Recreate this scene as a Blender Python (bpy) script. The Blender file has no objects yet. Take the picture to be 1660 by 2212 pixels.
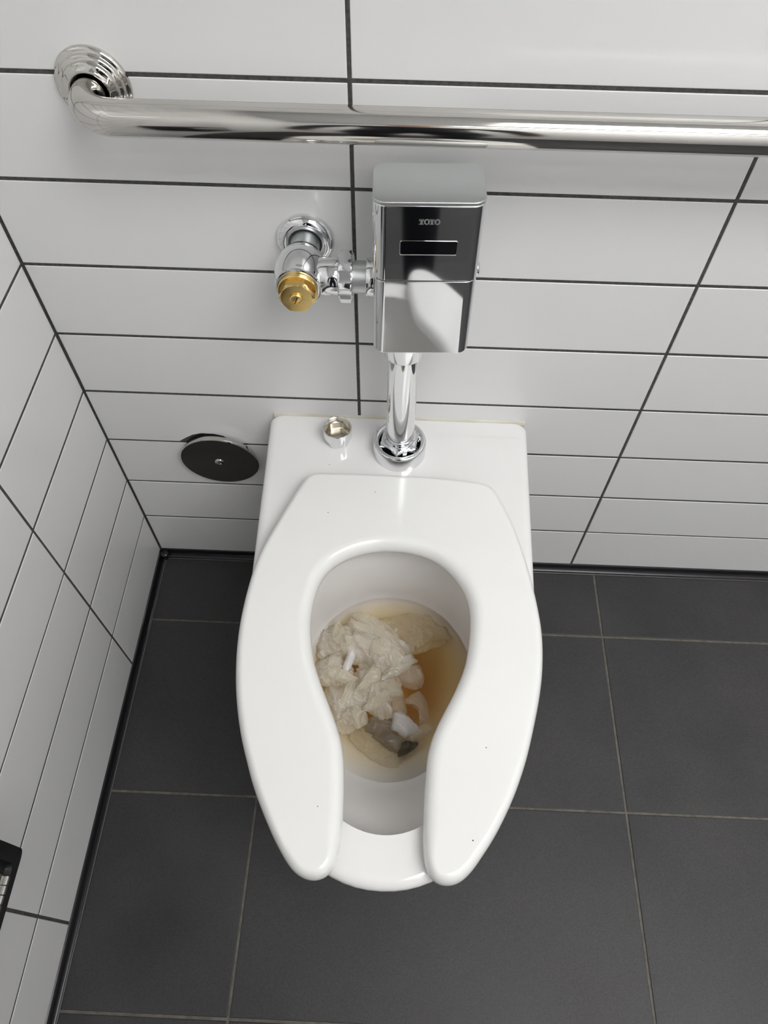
import bpy, bmesh, math, random
from mathutils import Vector, Matrix, Euler
from mathutils.geometry import tessellate_polygon
from mathutils import noise as mnoise
PI = math.pi
random.seed(7)
sc = bpy.context.scene
COL = sc.collection

# ------------------------------------------------------------------ camera, world, exposure
cam_d = bpy.data.cameras.new('camera')
cam_d.sensor_fit = 'HORIZONTAL'
cam_d.sensor_width = 36.0
cam_d.lens = 1564.587 * 36.0 / 1660.0
cam_d.clip_start = 0.02
cam = bpy.data.objects.new('camera', cam_d)
COL.objects.link(cam)
cam.location = (0.456446, -0.707675, 1.223095)
cam.rotation_euler = (0.583869, -0.0088758, 0.0392443)
sc.camera = cam

world = bpy.data.worlds.new('world')
sc.world = world
world.use_nodes = True
world.node_tree.nodes['Background'].inputs[0].default_value = (0.9, 0.95, 1.0, 1)
world.node_tree.nodes['Background'].inputs[1].default_value = 0.2

sc.view_settings.view_transform = 'Standard'
sc.view_settings.look = 'None'
sc.view_settings.exposure = 0.0
sc.view_settings.gamma = 1.0
sc.view_settings.use_curve_mapping = False
LAMP = 9.5          # emission of the ceiling light diffusers

# ------------------------------------------------------------------ materials
def mat(name, col, rough=0.5, metal=0.0, coat=0.0, ior=1.45, spec=0.5):
    m = bpy.data.materials.new(name)
    m.use_nodes = True
    b = m.node_tree.nodes['Principled BSDF']
    b.inputs['Base Color'].default_value = (*col, 1)
    b.inputs['Roughness'].default_value = rough
    b.inputs['Metallic'].default_value = metal
    b.inputs['Coat Weight'].default_value = coat
    b.inputs['Coat Roughness'].default_value = 0.05
    b.inputs['IOR'].default_value = ior
    b.inputs['Specular IOR Level'].default_value = spec
    return m

def nodes(m):
    nt = m.node_tree
    return nt, nt.nodes, nt.links, nt.nodes['Principled BSDF']

def noise_col(m, c0, c1, scale, lo=0.35, hi=0.65, detail=6, rough=None, bump=0.0, bump_scale=None, stretch=None, per_object=0.0):
    nt, N, L, b = nodes(m)
    tc = N.new('ShaderNodeTexCoord')
    mp = N.new('ShaderNodeMapping')
    if stretch: mp.inputs['Scale'].default_value = stretch
    geo = N.new('ShaderNodeNewGeometry')
    L.new(geo.outputs['Position'], mp.inputs['Vector'])
    nz = N.new('ShaderNodeTexNoise')
    nz.inputs['Scale'].default_value = scale
    nz.inputs['Detail'].default_value = detail
    L.new(mp.outputs[0], nz.inputs['Vector'])
    cr = N.new('ShaderNodeValToRGB')
    cr.color_ramp.elements[0].position = lo
    cr.color_ramp.elements[1].position = hi
    cr.color_ramp.elements[0].color = (*c0, 1)
    cr.color_ramp.elements[1].color = (*c1, 1)
    L.new(nz.outputs['Fac'], cr.inputs['Fac'])
    out = cr.outputs['Color']
    if per_object:
        oi = N.new('ShaderNodeObjectInfo')
        mr = N.new('ShaderNodeMapRange')
        mr.inputs['To Min'].default_value = 1 - per_object
        mr.inputs['To Max'].default_value = 1 + per_object
        L.new(oi.outputs['Random'], mr.inputs['Value'])
        mx = N.new('ShaderNodeMix'); mx.data_type = 'RGBA'; mx.blend_type = 'MULTIPLY'
        mx.inputs['Factor'].default_value = 1
        L.new(out, mx.inputs['A'])
        L.new(mr.outputs[0], mx.inputs['B'])
        out = mx.outputs['Result']
    L.new(out, b.inputs['Base Color'])
    if rough:
        mr = N.new('ShaderNodeMapRange')
        mr.inputs['To Min'].default_value = rough[0]
        mr.inputs['To Max'].default_value = rough[1]
        mr.inputs['From Min'].default_value = 0.3
        mr.inputs['From Max'].default_value = 0.7
        L.new(nz.outputs['Fac'], mr.inputs['Value'])
        L.new(mr.outputs[0], b.inputs['Roughness'])
    if bump:
        n2 = N.new('ShaderNodeTexNoise')
        n2.inputs['Scale'].default_value = bump_scale or scale * 4
        n2.inputs['Detail'].default_value = 4
        L.new(mp.outputs[0], n2.inputs['Vector'])
        bp = N.new('ShaderNodeBump')
        bp.inputs['Strength'].default_value = bump
        bp.inputs['Distance'].default_value = 0.001
        L.new(n2.outputs['Fac'], bp.inputs['Height'])
        L.new(bp.outputs[0], b.inputs['Normal'])
    return m

M = {}
M['tile'] = noise_col(mat('white_glazed_tile', (.7, .7, .69), .22), (.79, .79, .785), (.81, .81, .803), 5, lo=.2, hi=.8,
                      rough=(.19, .25), bump=.05, bump_scale=60, per_object=.012)
M['grout'] = noise_col(mat('dark_grout', (.05, .05, .047), .9), (.05, .05, .047), (.09, .09, .083), 220, bump=.4)
M['floor_tile'] = noise_col(mat('charcoal_porcelain', (.05, .05, .05), .45), (.027, .027, .028), (.049, .047, .047), 5,
                            lo=.3, hi=.7, detail=9, rough=(.42, .58), bump=.16, bump_scale=420, per_object=.05)
nt, N, L, b = nodes(M['floor_tile'])
src = b.inputs['Base Color'].links[0].from_socket
g_ = N.new('ShaderNodeTexNoise'); g_.inputs['Scale'].default_value = 620; g_.inputs['Detail'].default_value = 3
ge = N.new('ShaderNodeNewGeometry'); L.new(ge.outputs['Position'], g_.inputs['Vector'])
gm = N.new('ShaderNodeMapRange'); gm.inputs['From Min'].default_value = .3; gm.inputs['From Max'].default_value = .7
gm.inputs['To Min'].default_value = .72; gm.inputs['To Max'].default_value = 1.28
L.new(g_.outputs['Fac'], gm.inputs['Value'])
gx = N.new('ShaderNodeMix'); gx.data_type = 'RGBA'; gx.blend_type = 'MULTIPLY'; gx.inputs['Factor'].default_value = 1
L.new(src, gx.inputs['A']); L.new(gm.outputs[0], gx.inputs['B']); L.new(gx.outputs['Result'], b.inputs['Base Color'])
M['floor_grout'] = noise_col(mat('grey_brown_grout', (.13, .12, .105), .9), (.105, .098, .086), (.16, .15, .13), 90, bump=.4)
M['cove'] = mat('black_vinyl_cove', (.008, .008, .010), .22)
M['metal_edge'] = mat('dull_metal_edge', (.22, .21, .2), .4, .8)
M['ceramic'] = noise_col(mat('vitreous_china', (.84, .825, .815), .06, coat=.3), (.83, .815, .805), (.86, .85, .84), 5)
M['seat'] = mat('white_seat_plastic', (.85, .85, .83), .16, coat=.25)
M['rubber'] = mat('white_rubber', (.6, .6, .58), .6)
M['chrome'] = mat('polished_chrome', (.78, .79, .80), .045, 1)
M['chrome_soft'] = noise_col(mat('hazy_chrome', (.72, .73, .73), .3, 1), (.58, .60, .60), (.66, .68, .68), 10, lo=.2, hi=.8, rough=(.30, .40))
M['nickel'] = noise_col(mat('raw_nickel_plate', (.66, .60, .50), .25, 1), (.62, .57, .49), (.70, .66, .58), 25, rough=(.22, .3))
M['steel'] = noise_col(mat('polished_stainless', (.62, .60, .57), .1, 1), (.56, .54, .51), (.66, .64, .61), 30, rough=(.05, .10), stretch=(.15, 1, 1))
M['brass'] = noise_col(mat('machined_brass', (.72, .47, .14), .24, 1), (.74, .52, .19), (.86, .64, .28), 50, rough=(.16, .3))
M['black'] = mat('black_plastic', (.012, .012, .012), .32)
M['glass_black'] = mat('black_sensor_window', (.004, .004, .005), .05, coat=.5)
M['logo'] = mat('grey_print', (.19, .19, .19), .4)
M['hole'] = mat('painted_recess_shade', (.006, .006, .006), .9)  # flat black: shade of the pipe hole and screw slot as colour
M['silicone'] = noise_col(mat('cream_silicone', (.62, .59, .48), .4), (.56, .53, .43), (.70, .68, .60), 14)
M['paint'] = mat('light_grey_partition', (.74, .74, .74), .5)
M['ceil'] = mat('ceiling_paint', (.7, .7, .7), .8)
M['frame'] = mat('white_fixture_frame', (.8, .8, .8), .4)
m = bpy.data.materials.new('light_diffuser'); m.use_nodes = True
nt, N, L, b = nodes(m)
b.inputs['Base Color'].default_value = (.8, .8, .8, 1)
b.inputs['Emission Color'].default_value = (1.0, .995, .99, 1)
b.inputs['Emission Strength'].default_value = LAMP
M['diffuser'] = m

# murky water: fresnel gloss over a clear surface, absorbing volume
m = bpy.data.materials.new('murky_water'); m.use_nodes = True
nt = m.node_tree; N = nt.nodes; L = nt.links
N.clear()
out = N.new('ShaderNodeOutputMaterial')
tr = N.new('ShaderNodeBsdfTransparent')
gl = N.new('ShaderNodeBsdfGlossy'); gl.inputs['Roughness'].default_value = .02
fr = N.new('ShaderNodeFresnel'); fr.inputs['IOR'].default_value = 1.33
mx = N.new('ShaderNodeMixShader')
L.new(fr.outputs[0], mx.inputs[0]); L.new(tr.outputs[0], mx.inputs[1]); L.new(gl.outputs[0], mx.inputs[2])
L.new(mx.outputs[0], out.inputs['Surface'])
va = N.new('ShaderNodeVolumeAbsorption')
va.inputs['Color'].default_value = (.955, .745, .14, 1)
va.inputs['Density'].default_value = 12.0
L.new(va.outputs[0], out.inputs['Volume'])
M['water'] = m

def tissue_mat(name, c0, c1, transp, scale=40):
    m = mat(name, c0, .28)
    noise_col(m, c0, c1, scale, rough=(.05, .22), bump=.8, bump_scale=300)
    nt, N, L, b = nodes(m)
    out = N['Material Output']
    b.inputs['Subsurface Weight'].default_value = .7
    b.inputs['Subsurface Radius'].default_value = (1, .9, .75)
    b.inputs['Subsurface Scale'].default_value = .005
    b.inputs['Coat Weight'].default_value = .6
    tl = N.new('ShaderNodeBsdfTranslucent'); tl.inputs['Color'].default_value = (*c1, 1)
    tp = N.new('ShaderNodeBsdfTransparent')
    m1 = N.new('ShaderNodeMixShader'); m1.inputs[0].default_value = .28
    m2 = N.new('ShaderNodeMixShader'); m2.inputs[0].default_value = transp
    L.new(b.outputs[0], m1.inputs[1]); L.new(tl.outputs[0], m1.inputs[2])
    L.new(m1.outputs[0], m2.inputs[1]); L.new(tp.outputs[0], m2.inputs[2])
    L.new(m2.outputs[0], out.inputs['Surface'])
    return m
M['tissue'] = tissue_mat('wet_tissue', (.80, .755, .65), (.90, .87, .79), .25)
M['tissue_thin'] = tissue_mat('thin_wet_tissue', (.78, .72, .58), (.89, .85, .73), .45)
M['tissue_white'] = tissue_mat('damp_white_tissue', (.82, .81, .80), (.88, .87, .87), .02)
M['tissue_grey'] = tissue_mat('grey_soiled_tissue', (.22, .19, .15), (.42, .38, .31), .12)
M['soil'] = noise_col(mat('dark_brown_soil', (.05, .035, .015), .25), (.03, .02, .008), (.11, .085, .04), 120, bump=.6, bump_scale=300)

# ------------------------------------------------------------------ mesh helpers
def link(name, bm, material, parent=None, smooth=False, angle=None):
    bmesh.ops.recalc_face_normals(bm, faces=bm.faces)
    me = bpy.data.meshes.new(name)
    if smooth:
        for f in bm.faces: f.smooth = True
        if angle is not None:
            for e in bm.edges:
                if len(e.link_faces) == 2 and e.calc_face_angle(0) > angle: e.smooth = False
    bm.to_mesh(me); bm.free()
    if material: me.materials.append(M[material])
    o = bpy.data.objects.new(name, me)
    COL.objects.link(o)
    if parent: o.parent = parent
    return o

def thing(name, label, cat, loc=(0, 0, 0), group=None):
    o = bpy.data.objects.new(name, None)
    COL.objects.link(o)
    o.empty_display_size = .05
    o.location = loc
    o['label'] = label; o['category'] = cat
    if group: o['group'] = group
    return o

def tag(o, label, cat, group=None, kind=None):
    o['label'] = label
    if cat: o['category'] = cat
    if group: o['group'] = group
    if kind: o['kind'] = kind
    return o

def struct(o, label=None):
    o['kind'] = 'structure'
    if label: o['label'] = label
    return o

def add_box(bm, x0, x1, y0, y1, z0, z1):
    vs = [bm.verts.new((x, y, z)) for z in (z0, z1) for y in (y0, y1) for x in (x0, x1)]
    for q in ((0, 1, 3, 2), (4, 5, 7, 6), (0, 1, 5, 4), (2, 3, 7, 6), (0, 2, 6, 4), (1, 3, 7, 5)):
        bm.faces.new([vs[i] for i in q])

def add_loft(bm, rings, cap0=True, cap1=True):
    R = [[bm.verts.new(p) for p in r] for r in rings]
    n = len(R[0])
    for a, b in zip(R, R[1:]):
        for i in range(n):
            bm.faces.new((a[i], a[(i + 1) % n], b[(i + 1) % n], b[i]))
    if cap0: bm.faces.new(R[0])
    if cap1: bm.faces.new(R[-1])
    return R

def add_lathe(bm, prof, center, axis, seg=64, cap0=False, cap1=False, sides=None):
    """prof: (radius, distance along axis)."""
    ax = Vector(axis).normalized()
    up = Vector((0, 0, 1)) if abs(ax.z) < .9 else Vector((0, 1, 0))
    u = ax.cross(up).normalized(); w = ax.cross(u)
    c = Vector(center)
    n = sides or seg
    rings = [[c + ax * d + (u * math.cos(2 * PI * i / n) + w * math.sin(2 * PI * i / n)) * r for i in range(n)] for r, d in prof]
    return add_loft(bm, rings, cap0, cap1)

def add_hex(bm, center, axis, r, d0, d1, rot=0.0, cham=.12):
    """hexagonal nut with chamfered corners: 48-gon rings cut by the hexagon."""
    ax = Vector(axis).normalized()
    up = Vector((0, 0, 1)) if abs(ax.z) < .9 else Vector((0, 1, 0))
    u = ax.cross(up).normalized(); w = ax.cross(u); c = Vector(center)
    n = 60
    ap = r * math.cos(PI / 6)
    def ring(d, lim):
        out = []
        for i in range(n):
            a = rot + 2 * PI * i / n
            k = (2 * PI * i / n + 1e-9) % (PI / 3) - PI / 6
            hr = ap / math.cos(k)
            rr = min(hr, lim)
            out.append(c + ax * d + (u * math.cos(a) + w * math.sin(a)) * rr)
        return out
    t = (d1 - d0)
    rings = [ring(d0, ap * .99), ring(d0 + t * .05, ap * 1.05), ring(d0 + t * .14, r * 1.0), ring(d1 - t * .14, r), ring(d1 - t * .05, ap * 1.05), ring(d1, ap * .99)]
    return add_loft(bm, rings, True, True)

def add_tube(bm, pts, r, seg=48, caps=True):
    pts = [Vector(p) for p in pts]
    rings = []
    t0 = (pts[1] - pts[0]).normalized()
    up = Vector((0, 0, 1)) if abs(t0.z) < .9 else Vector((1, 0, 0))
    u = t0.cross(up).normalized()
    for i, p in enumerate(pts):
        t = (pts[min(i + 1, len(pts) - 1)] - pts[max(i - 1, 0)]).normalized()
        u = (u - t * u.dot(t)).normalized()
        w = t.cross(u)
        rings.append([p + (u * math.cos(2 * PI * k / seg) + w * math.sin(2 * PI * k / seg)) * r for k in range(seg)])
    return add_loft(bm, rings, caps, caps)

def rrect(x0, x1, y0, y1, r, n=8):
    out = []
    for cx, cy, a0 in ((x1 - r, y1 - r, 0), (x0 + r, y1 - r, PI / 2), (x0 + r, y0 + r, PI), (x1 - r, y0 + r, 1.5 * PI)):
        for i in range(n + 1):
            a = a0 + PI / 2 * i / n
            out.append((cx + r * math.cos(a), cy + r * math.sin(a)))
    return out

def resample(poly, step):
    """closed Catmull-Rom resampling of a traced outline."""
    n = len(poly); P = [Vector(p).to_2d() for p in poly]; dense = []
    for i in range(n):
        a, b, c, d = P[i - 1], P[i], P[(i + 1) % n], P[(i + 2) % n]
        for k in range(10):
            t = k / 10
            dense.append(.5 * ((2 * b) + (c - a) * t + (2 * a - 5 * b + 4 * c - d) * t * t + (3 * b - a - 3 * c + d) * t ** 3))
    out = [dense[0]]; acc = 0
    for p, q in zip(dense, dense[1:] + dense[:1]):
        seg = (q - p).length
        while acc + seg >= step:
            f = (step - acc) / seg
            p = p.lerp(q, f); out.append(p.copy()); seg = (q - p).length; acc = 0
        acc += seg
    return out

def smooth_poly(P, it):
    for _ in range(it):
        n = len(P)
        P = [P[i] * .5 + (P[i - 1] + P[(i + 1) % n]) * .25 for i in range(n)]
    return P

def normals2(P):
    n = len(P); out = []
    for i in range(n):
        t = (P[(i + 1) % n] - P[i - 1]).normalized()
        out.append(Vector((t.y, -t.x)))
    area = sum(P[i].x * P[(i + 1) % n].y - P[(i + 1) % n].x * P[i].y for i in range(n))
    return out if area > 0 else [-v for v in out]

# ------------------------------------------------------------------ dimensions of the room
ROW = .11; ZF = -.022; ZB = -.0062
COLS_B = [0.0, .3994, .8045, 1.2096, 1.6147, 2.0]
COLS_L = [0.0, -.2388, -.6426, -1.0464, -1.4502, -1.854, -2.2]
RX, RY, RZ = 2.0, -2.2, 2.4
G = .0021                                     # half joint

# ------------------------------------------------------------------ walls with their tiles
bm = bmesh.new(); add_box(bm, -.12, RX + .12, .0008, .12, ZF - .1, RZ)
wall_back = struct(link('wall_back', bm, 'grout'), 'white rectangular wall tiles with dark grout behind the toilet')
bm = bmesh.new(); add_box(bm, -.12, -.0008, RY - .12, .0008, ZF - .1, RZ)
wall_left = struct(link('wall_left', bm, 'grout'), 'white rectangular wall tiles with dark grout left of the toilet')
bm = bmesh.new(); add_box(bm, RX, RX + .12, RY - .12, .0008, ZF - .1, RZ)
struct(link('wall_right', bm, 'paint'))
bm = bmesh.new(); add_box(bm, -.0008, RX, RY - .12, RY, ZF - .1, RZ)
struct(link('wall_front', bm, 'paint'))
bm = bmesh.new(); add_box(bm, -.12, RX + .12, RY - .12, .12, RZ, RZ + .1)
struct(link('ceiling', bm, 'ceil'))

def tile_geo(bm, a0, a1, z0, z1, side):
    """bevelled tile plate. a runs along x on the back wall, along y on the left wall."""
    bv = .0009
    rings = []
    for ins, dep in ((0, -.006), (0, -.0007), (bv * .45, -.0002), (bv, 0)):
        r = [(a0 + ins, z0 + ins), (a1 - ins, z0 + ins), (a1 - ins, z1 - ins), (a0 + ins, z1 - ins)]
        rings.append([(a, -dep, z) if side == 'b' else (dep, a, z) for a, z in r])
    add_loft(bm, rings, False, True)

def poly_tile(bm, pts):
    """back-wall tile of any outline (cut around a hole)."""
    for y in (0.0, .006):
        pass
    P = [Vector((p[0], 0, p[1])) for p in pts]
    f = [bm.verts.new(p) for p in P]
    g = [bm.verts.new(p + Vector((0, .006, 0))) for p in P]
    n = len(P)
    for t in tessellate_polygon([P]): bm.faces.new([f[i] for i in t])
    for i in range(n): bm.faces.new((f[i], f[(i + 1) % n], g[(i + 1) % n], g[i]))

def row_z(k):
    z0 = ZB if k == 0 else k * ROW + G
    return z0, (k + 1) * ROW - G
cache = {}
def place_tile(parent, a0, a1, z0, z1, side):
    w, h = round(a1 - a0, 4), round(z1 - z0, 4)
    key = (w, h, side)
    if key not in cache:
        bm = bmesh.new(); tile_geo(bm, 0, a1 - a0, 0, z1 - z0, side)
        o = link('tile', bm, 'tile', parent); cache[key] = o.data
    else:
        o = bpy.data.objects.new('tile', cache[key]); COL.objects.link(o); o.parent = parent
    j = random.uniform(-.00025, .00025)
    o.location = (a0, j, z0) if side == 'b' else (j, a0, z0)
    return o
VIEW_ROWS = 10
rest_b = bmesh.new(); rest_l = bmesh.new()
HOLE = (.1735, .2985)
notch = [(.1147, .3321), (.1268, .3412), (.1388, .3490), (.1526, .3535), (.1733, .3528), (.1863, .3488), (.1960, .3395), (.2109, .3321)]
for k in range(22):
    z0, z1 = row_z(k)
    z1 = min(z1, RZ)
    for i in range(5):
        a0 = COLS_B[i] + (G if i else .0022); a1 = COLS_B[i + 1] - (G if i < 4 else 0)
        if i == 0 and k == 3:      # tile chipped away above the cleanout
            bm = bmesh.new(); poly_tile(bm, [(a0, z0)] + notch + [(a1, z0), (a1, z1), (a0, z1)])
            link('tile', bm, 'tile', wall_back); continue
        if i == 0 and k == 2:      # tile cut around the cleanout
            arc = [(HOLE[0] + .050 * math.cos(t), HOLE[1] + .050 * math.sin(t)) for t in [PI * .78 + (PI * 1.44) * q / 20 for q in range(21)]]
            arc = [(x, min(z, z1)) for x, z in arc]
            bm = bmesh.new(); poly_tile(bm, [(a0, z0), (a1, z0), (a1, z1), (arc[-1][0], z1)] + arc[::-1][1:-1] + [(arc[0][0], z1), (a0, z1)])
            link('tile', bm, 'tile', wall_back); continue
        if k < VIEW_ROWS and i < 3: place_tile(wall_back, a0, a1, z0, z1, 'b')
        else: tile_geo(rest_b, a0, a1, z0, z1, 'b')
    for i in range(6):
        a1 = COLS_L[i] - (G if i else .0022); a0 = COLS_L[i + 1] + (G if i < 5 else 0)
        if k < 7 and i < 3: place_tile(wall_left, a0, a1, z0, z1, 'l')
        else: tile_geo(rest_l, a0, a1, z0, z1, 'l')
o = link('tile_field', rest_b, 'tile', wall_back); o['kind'] = 'stuff'
o = link('tile_field', rest_l, 'tile', wall_left); o['kind'] = 'stuff'
bm = bmesh.new(); add_lathe(bm, [(.001, .0), (.0575, .0)], (HOLE[0], .0005, HOLE[1]), (0, -1, 0), 40)
link('hole_shade_disc', bm, 'hole', wall_back)  # flat black disc before the backing; the hole's shade is its colour

# ------------------------------------------------------------------ floor with its tiles
bm = bmesh.new(); add_box(bm, -.12, RX + .12, RY - .12, .12, ZF - .1, ZF - .0012)
floor = struct(link('floor', bm, 'floor_grout'), 'charcoal porcelain floor tiles with grey-brown grout')
FX = [.010, .2494, .851, 1.4626, RX]
FY = [-.0135, -.1446, -.4516, -.7497, -1.055, -1.361, -1.667, -1.973, RY]
rest_f = bmesh.new()
for i in range(4):
    for j in range(8):
        x0 = FX[i] + (.0019 if i else .0008); x1 = FX[i + 1] - .0019
        y1 = FY[j] - (.0019 if j else .0008); y0 = FY[j + 1] + .0019
        bm = bmesh.new() if (i < 3 and j < 5) else rest_f
        zt = ZF + random.uniform(-.0002, .0002)
        rings = []
        for ins, z in ((0, ZF - .006), (0, zt - .0010), (.0004, zt - .0003), (.0011, zt)):
            rings.append([(x0 + ins, y0 + ins, z), (x1 - ins, y0 + ins, z), (x1 - ins, y1 - ins, z), (x0 + ins, y1 - ins, z)])
        add_loft(bm, rings, False, True)
        if bm is not rest_f: link('tile', bm, 'floor_tile', floor)
o = link('tile_field', rest_f, 'floor_tile', floor); o['kind'] = 'stuff'

# ------------------------------------------------------------------ black cove trim at the foot of the walls
def cove_profile(w):
    """(distance from wall, height) from the tile's foot down to the floor, concave."""
    top = ZB - .0004
    pts = [(-.001, top)]
    for i in range(9):
        a = PI / 2 * i / 8
        pts.append((.0018 + (w - .0018) * (1 - math.cos(a)), top - .001 - (top - .001 - ZF - .0004) * math.sin(a)))
    pts += [(w, ZF - .002), (-.001, ZF - .002)]
    return pts
def cove(name, along, w, s0, s1, label):
    bm = bmesh.new()
    pr = cove_profile(w)
    if along == 'x': rings = [[(s, -d, z) for d, z in pr] for s in (s0, s1)]
    else: rings = [[(d, s, z) for d, z in pr] for s in (s0, s1)]
    add_loft(bm, rings)
    o = struct(link(name, bm, 'cove', None, True, .6), label)
    bm = bmesh.new()
    if along == 'x': add_box(bm, s0, s1, -w - .0013, -w + .0002, ZF - .001, ZF + .0006)
    else: add_box(bm, w - .0002, w + .0013, s0, s1, ZF - .001, ZF + .0006)
    link('edge_strip', bm, 'metal_edge', o)
    return o
cove('baseboard_back', 'x', .0130, .0095, RX, 'glossy black cove trim along the foot of the back wall')
cl = cove('baseboard_left', 'y', .0098, RY, -.0095, 'glossy black cove trim along the foot of the left wall')
bm = bmesh.new()
add_lathe(bm, [(.0095, ZF - .001), (.0098, ZF + .006), (.0092, ZF + .0125), (.006, ZF + .0150), (.001, ZF + .0156)], (.0078, -.0085, 0), (0, 0, 1), 24, True, True)
link('corner_piece', bm, 'cove', cl, True, .8)

# ------------------------------------------------------------------ toilet
CX = .4575
toilet = thing('toilet', 'white wall-hung toilet with open-front seat', 'toilet', (CX, 0, ZF))
toilet.location = (0, 0, 0)
ZD = .4045
def bowl_outline(off, wb, ws, ys, yf):
    """plan outline: straight back on the wall, sides easing to a rounded front."""
    pts = []
    r = .012
    for i in range(7):
        a = PI / 2 * i / 6
        pts.append((CX + wb - off - r + r * math.sin(a), -r + r * math.cos(a) - off * .25))
    for i in range(1, 13):
        t = i / 12
        pts.append((CX + (wb + (ws - wb) * t) - off, -r + (ys + r) * t))
    for i in range(1, 48):
        a = PI * i / 48
        e = 2.12
        c, s = math.cos(a), math.sin(a)
        pts.append((CX + (ws - off) * math.copysign(abs(c) ** (2 / e), c), ys + (yf + off - ys) * abs(s) ** (2 / e)))
    for i in range(0, 12):
        t = 1 - i / 12
        pts.append((CX - (wb + (ws - wb) * t) + off, -r + (ys + r) * t))
    for i in range(7):
        a = PI / 2 * (1 - i / 6)
        pts.append((CX - wb + off + r - r * math.sin(a), -r + r * math.cos(a) - off * .25))
    yb = pts[-1][1]
    x0, x1 = pts[-1][0], pts[0][0]
    for i in range(1, 36): pts.append((x0 + (x1 - x0) * i / 36, yb))
    return pts
INNER = [ # z, front y, back y, half width
    (.4045, -.5720, -.2150, .1235), (.4040, -.5765, -.2135, .1262), (.4015, -.5795, -.2120, .1282), (.3970, -.5800, -.2115, .1290), (.385, -.577, -.214, .1292),
    (.365, -.5665, -.2175, .1280), (.34, -.548, -.221, .1260), (.31, -.522, -.224, .1225), (.285, -.502, -.2255, .1185), (.270, -.488, -.2275, .1150), (.262, -.476, -.2310, .111),
    (.252, -.457, -.2370, .106), (.242, -.440, -.2440, .099), (.230, -.426, -.2510, .090), (.215, -.414, -.2570, .080), (.19, -.402, -.2650, .069), (.16, -.390, -.2720, .059), (.135, -.38, -.278, .050), (.122, -.365, -.288, .038), (.116, -.345, -.300, .02)]
def inner_ring(z, yf, yb, w, angs, x=CX):
    cy, b = (yf + yb) / 2, (yb - yf) / 2
    out = []
    for a in angs:
        c, s = math.cos(a), math.sin(a)
        # a little egg: wider behind the middle
        ww = w * (1 + .05 * s)
        out.append((x + ww * c, cy + b * s, z))
    return out
bm = bmesh.new()
top_o = bowl_outline(.010, .190, .181, -.30, -.6225)
cyr = -.40
angs = [math.atan2(p[1] - cyr, (p[0] - CX) ) for p in top_o]
levels = []
LOW = [(.06, .095, .07, -.16, -.27), (.075, .11, .09, -.18, -.33), (.12, .13, .115, -.2, -.40), (.18, .15, .14, -.22, -.475), (.25, .172, .163, -.26, -.55), (.31, .184, .175, -.285, -.60), (.36, .1892, .180, -.298, -.620)]
for z, wb, ws, ys, yf in LOW:
    levels.append([(x, y, z) for x, y in bowl_outline(0, wb, ws, ys, yf)])
rr = .011
for i in range(0, 7):
    a = PI / 2 * i / 6
    levels.append([(x, y, ZD - rr + rr * math.sin(a)) for x, y in bowl_outline(rr * (1 - math.cos(a)), .190, .181, -.30, -.6235)])
flat = [(x, y, ZD) for x, y in bowl_outline(rr + .002, .190, .181, -.30, -.6235)]
levels.append(flat)
# flat ring just outside the opening
i0 = INNER[0]
levels.append(inner_ring(ZD, i0[1] - .003, i0[2] + .003, i0[3] + .003, angs))
for z, yf, yb, w in INNER: levels.append(inner_ring(z, yf, yb, w, angs))
add_loft(bm, levels, True, True)
bowl = link('bowl', bm, 'ceramic', toilet, True, 1.2)
mod = bowl.modifiers.new('wn', 'WEIGHTED_NORMAL'); mod.keep_sharp = True

# seat: traced plan outline with rounded edges
SEAT = [(0.3448,-0.1215),(0.3351,-0.1278),(0.3279,-0.1415),(0.3165,-0.1690),(0.3056,-0.1964),(0.2941,-0.2272),(0.2864,-0.2513),(0.2813,-0.2775),(0.2771,-0.3177),(0.2759,-0.3546),(0.2779,-0.3897),(0.2824,-0.4231),(0.2894,-0.4550),(0.2986,-0.4854),(0.3082,-0.5098),(0.3165,-0.5300),(0.3309,-0.5576),(0.3492,-0.5877),(0.3659,-0.6091),(0.3788,-0.6176),(0.3930,-0.6194),(0.4054,-0.6135),(0.4107,-0.6027),(0.4142,-0.5812),(0.4151,-0.5614),(0.4146,-0.5363),(0.4130,-0.5131),(0.4104,-0.4922),(0.4052,-0.4734),(0.3941,-0.4478),(0.3811,-0.4197),(0.3708,-0.3948),(0.3641,-0.3674),(0.3607,-0.3401),(0.3617,-0.3120),(0.3685,-0.2824),(0.3836,-0.2609),(0.4079,-0.2452),(0.4373,-0.2364),(0.4555,-0.2353),(0.4825,-0.2376),(0.5095,-0.2475),(0.5301,-0.2654),(0.5459,-0.2895),(0.5526,-0.3132),(0.5530,-0.3380),(0.5497,-0.3682),(0.5441,-0.3930),(0.5324,-0.4216),(0.5190,-0.4479),(0.5098,-0.4680),(0.5034,-0.4884),(0.5010,-0.5095),(0.4995,-0.5328),(0.4985,-0.5580),(0.4985,-0.5816),(0.5003,-0.6001),(0.5044,-0.6108),(0.5114,-0.6170),(0.5223,-0.6190),(0.5352,-0.6156),(0.5475,-0.6049),(0.5590,-0.5901),(0.5749,-0.5672),(0.5940,-0.5321),(0.6090,-0.4956),(0.6196,-0.4613),(0.6297,-0.4230),(0.6354,-0.3924),(0.6382,-0.3626),(0.6385,-0.3390),(0.6370,-0.3180),(0.6340,-0.2927),(0.6252,-0.2404),(0.6144,-0.1962),(0.6023,-0.1631),(0.5934,-0.1421),(0.5824,-0.1304),(0.5607,-0.1260),(0.5031,-0.1214),(0.4595,-0.1205),(0.4072,-0.1199),(0.3636,-0.1206)]
P = smooth_poly(resample(SEAT, .0035), 6)
NN = smooth_poly(normals2(P), 3)
NN = [v.normalized() for v in NN]
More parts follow.
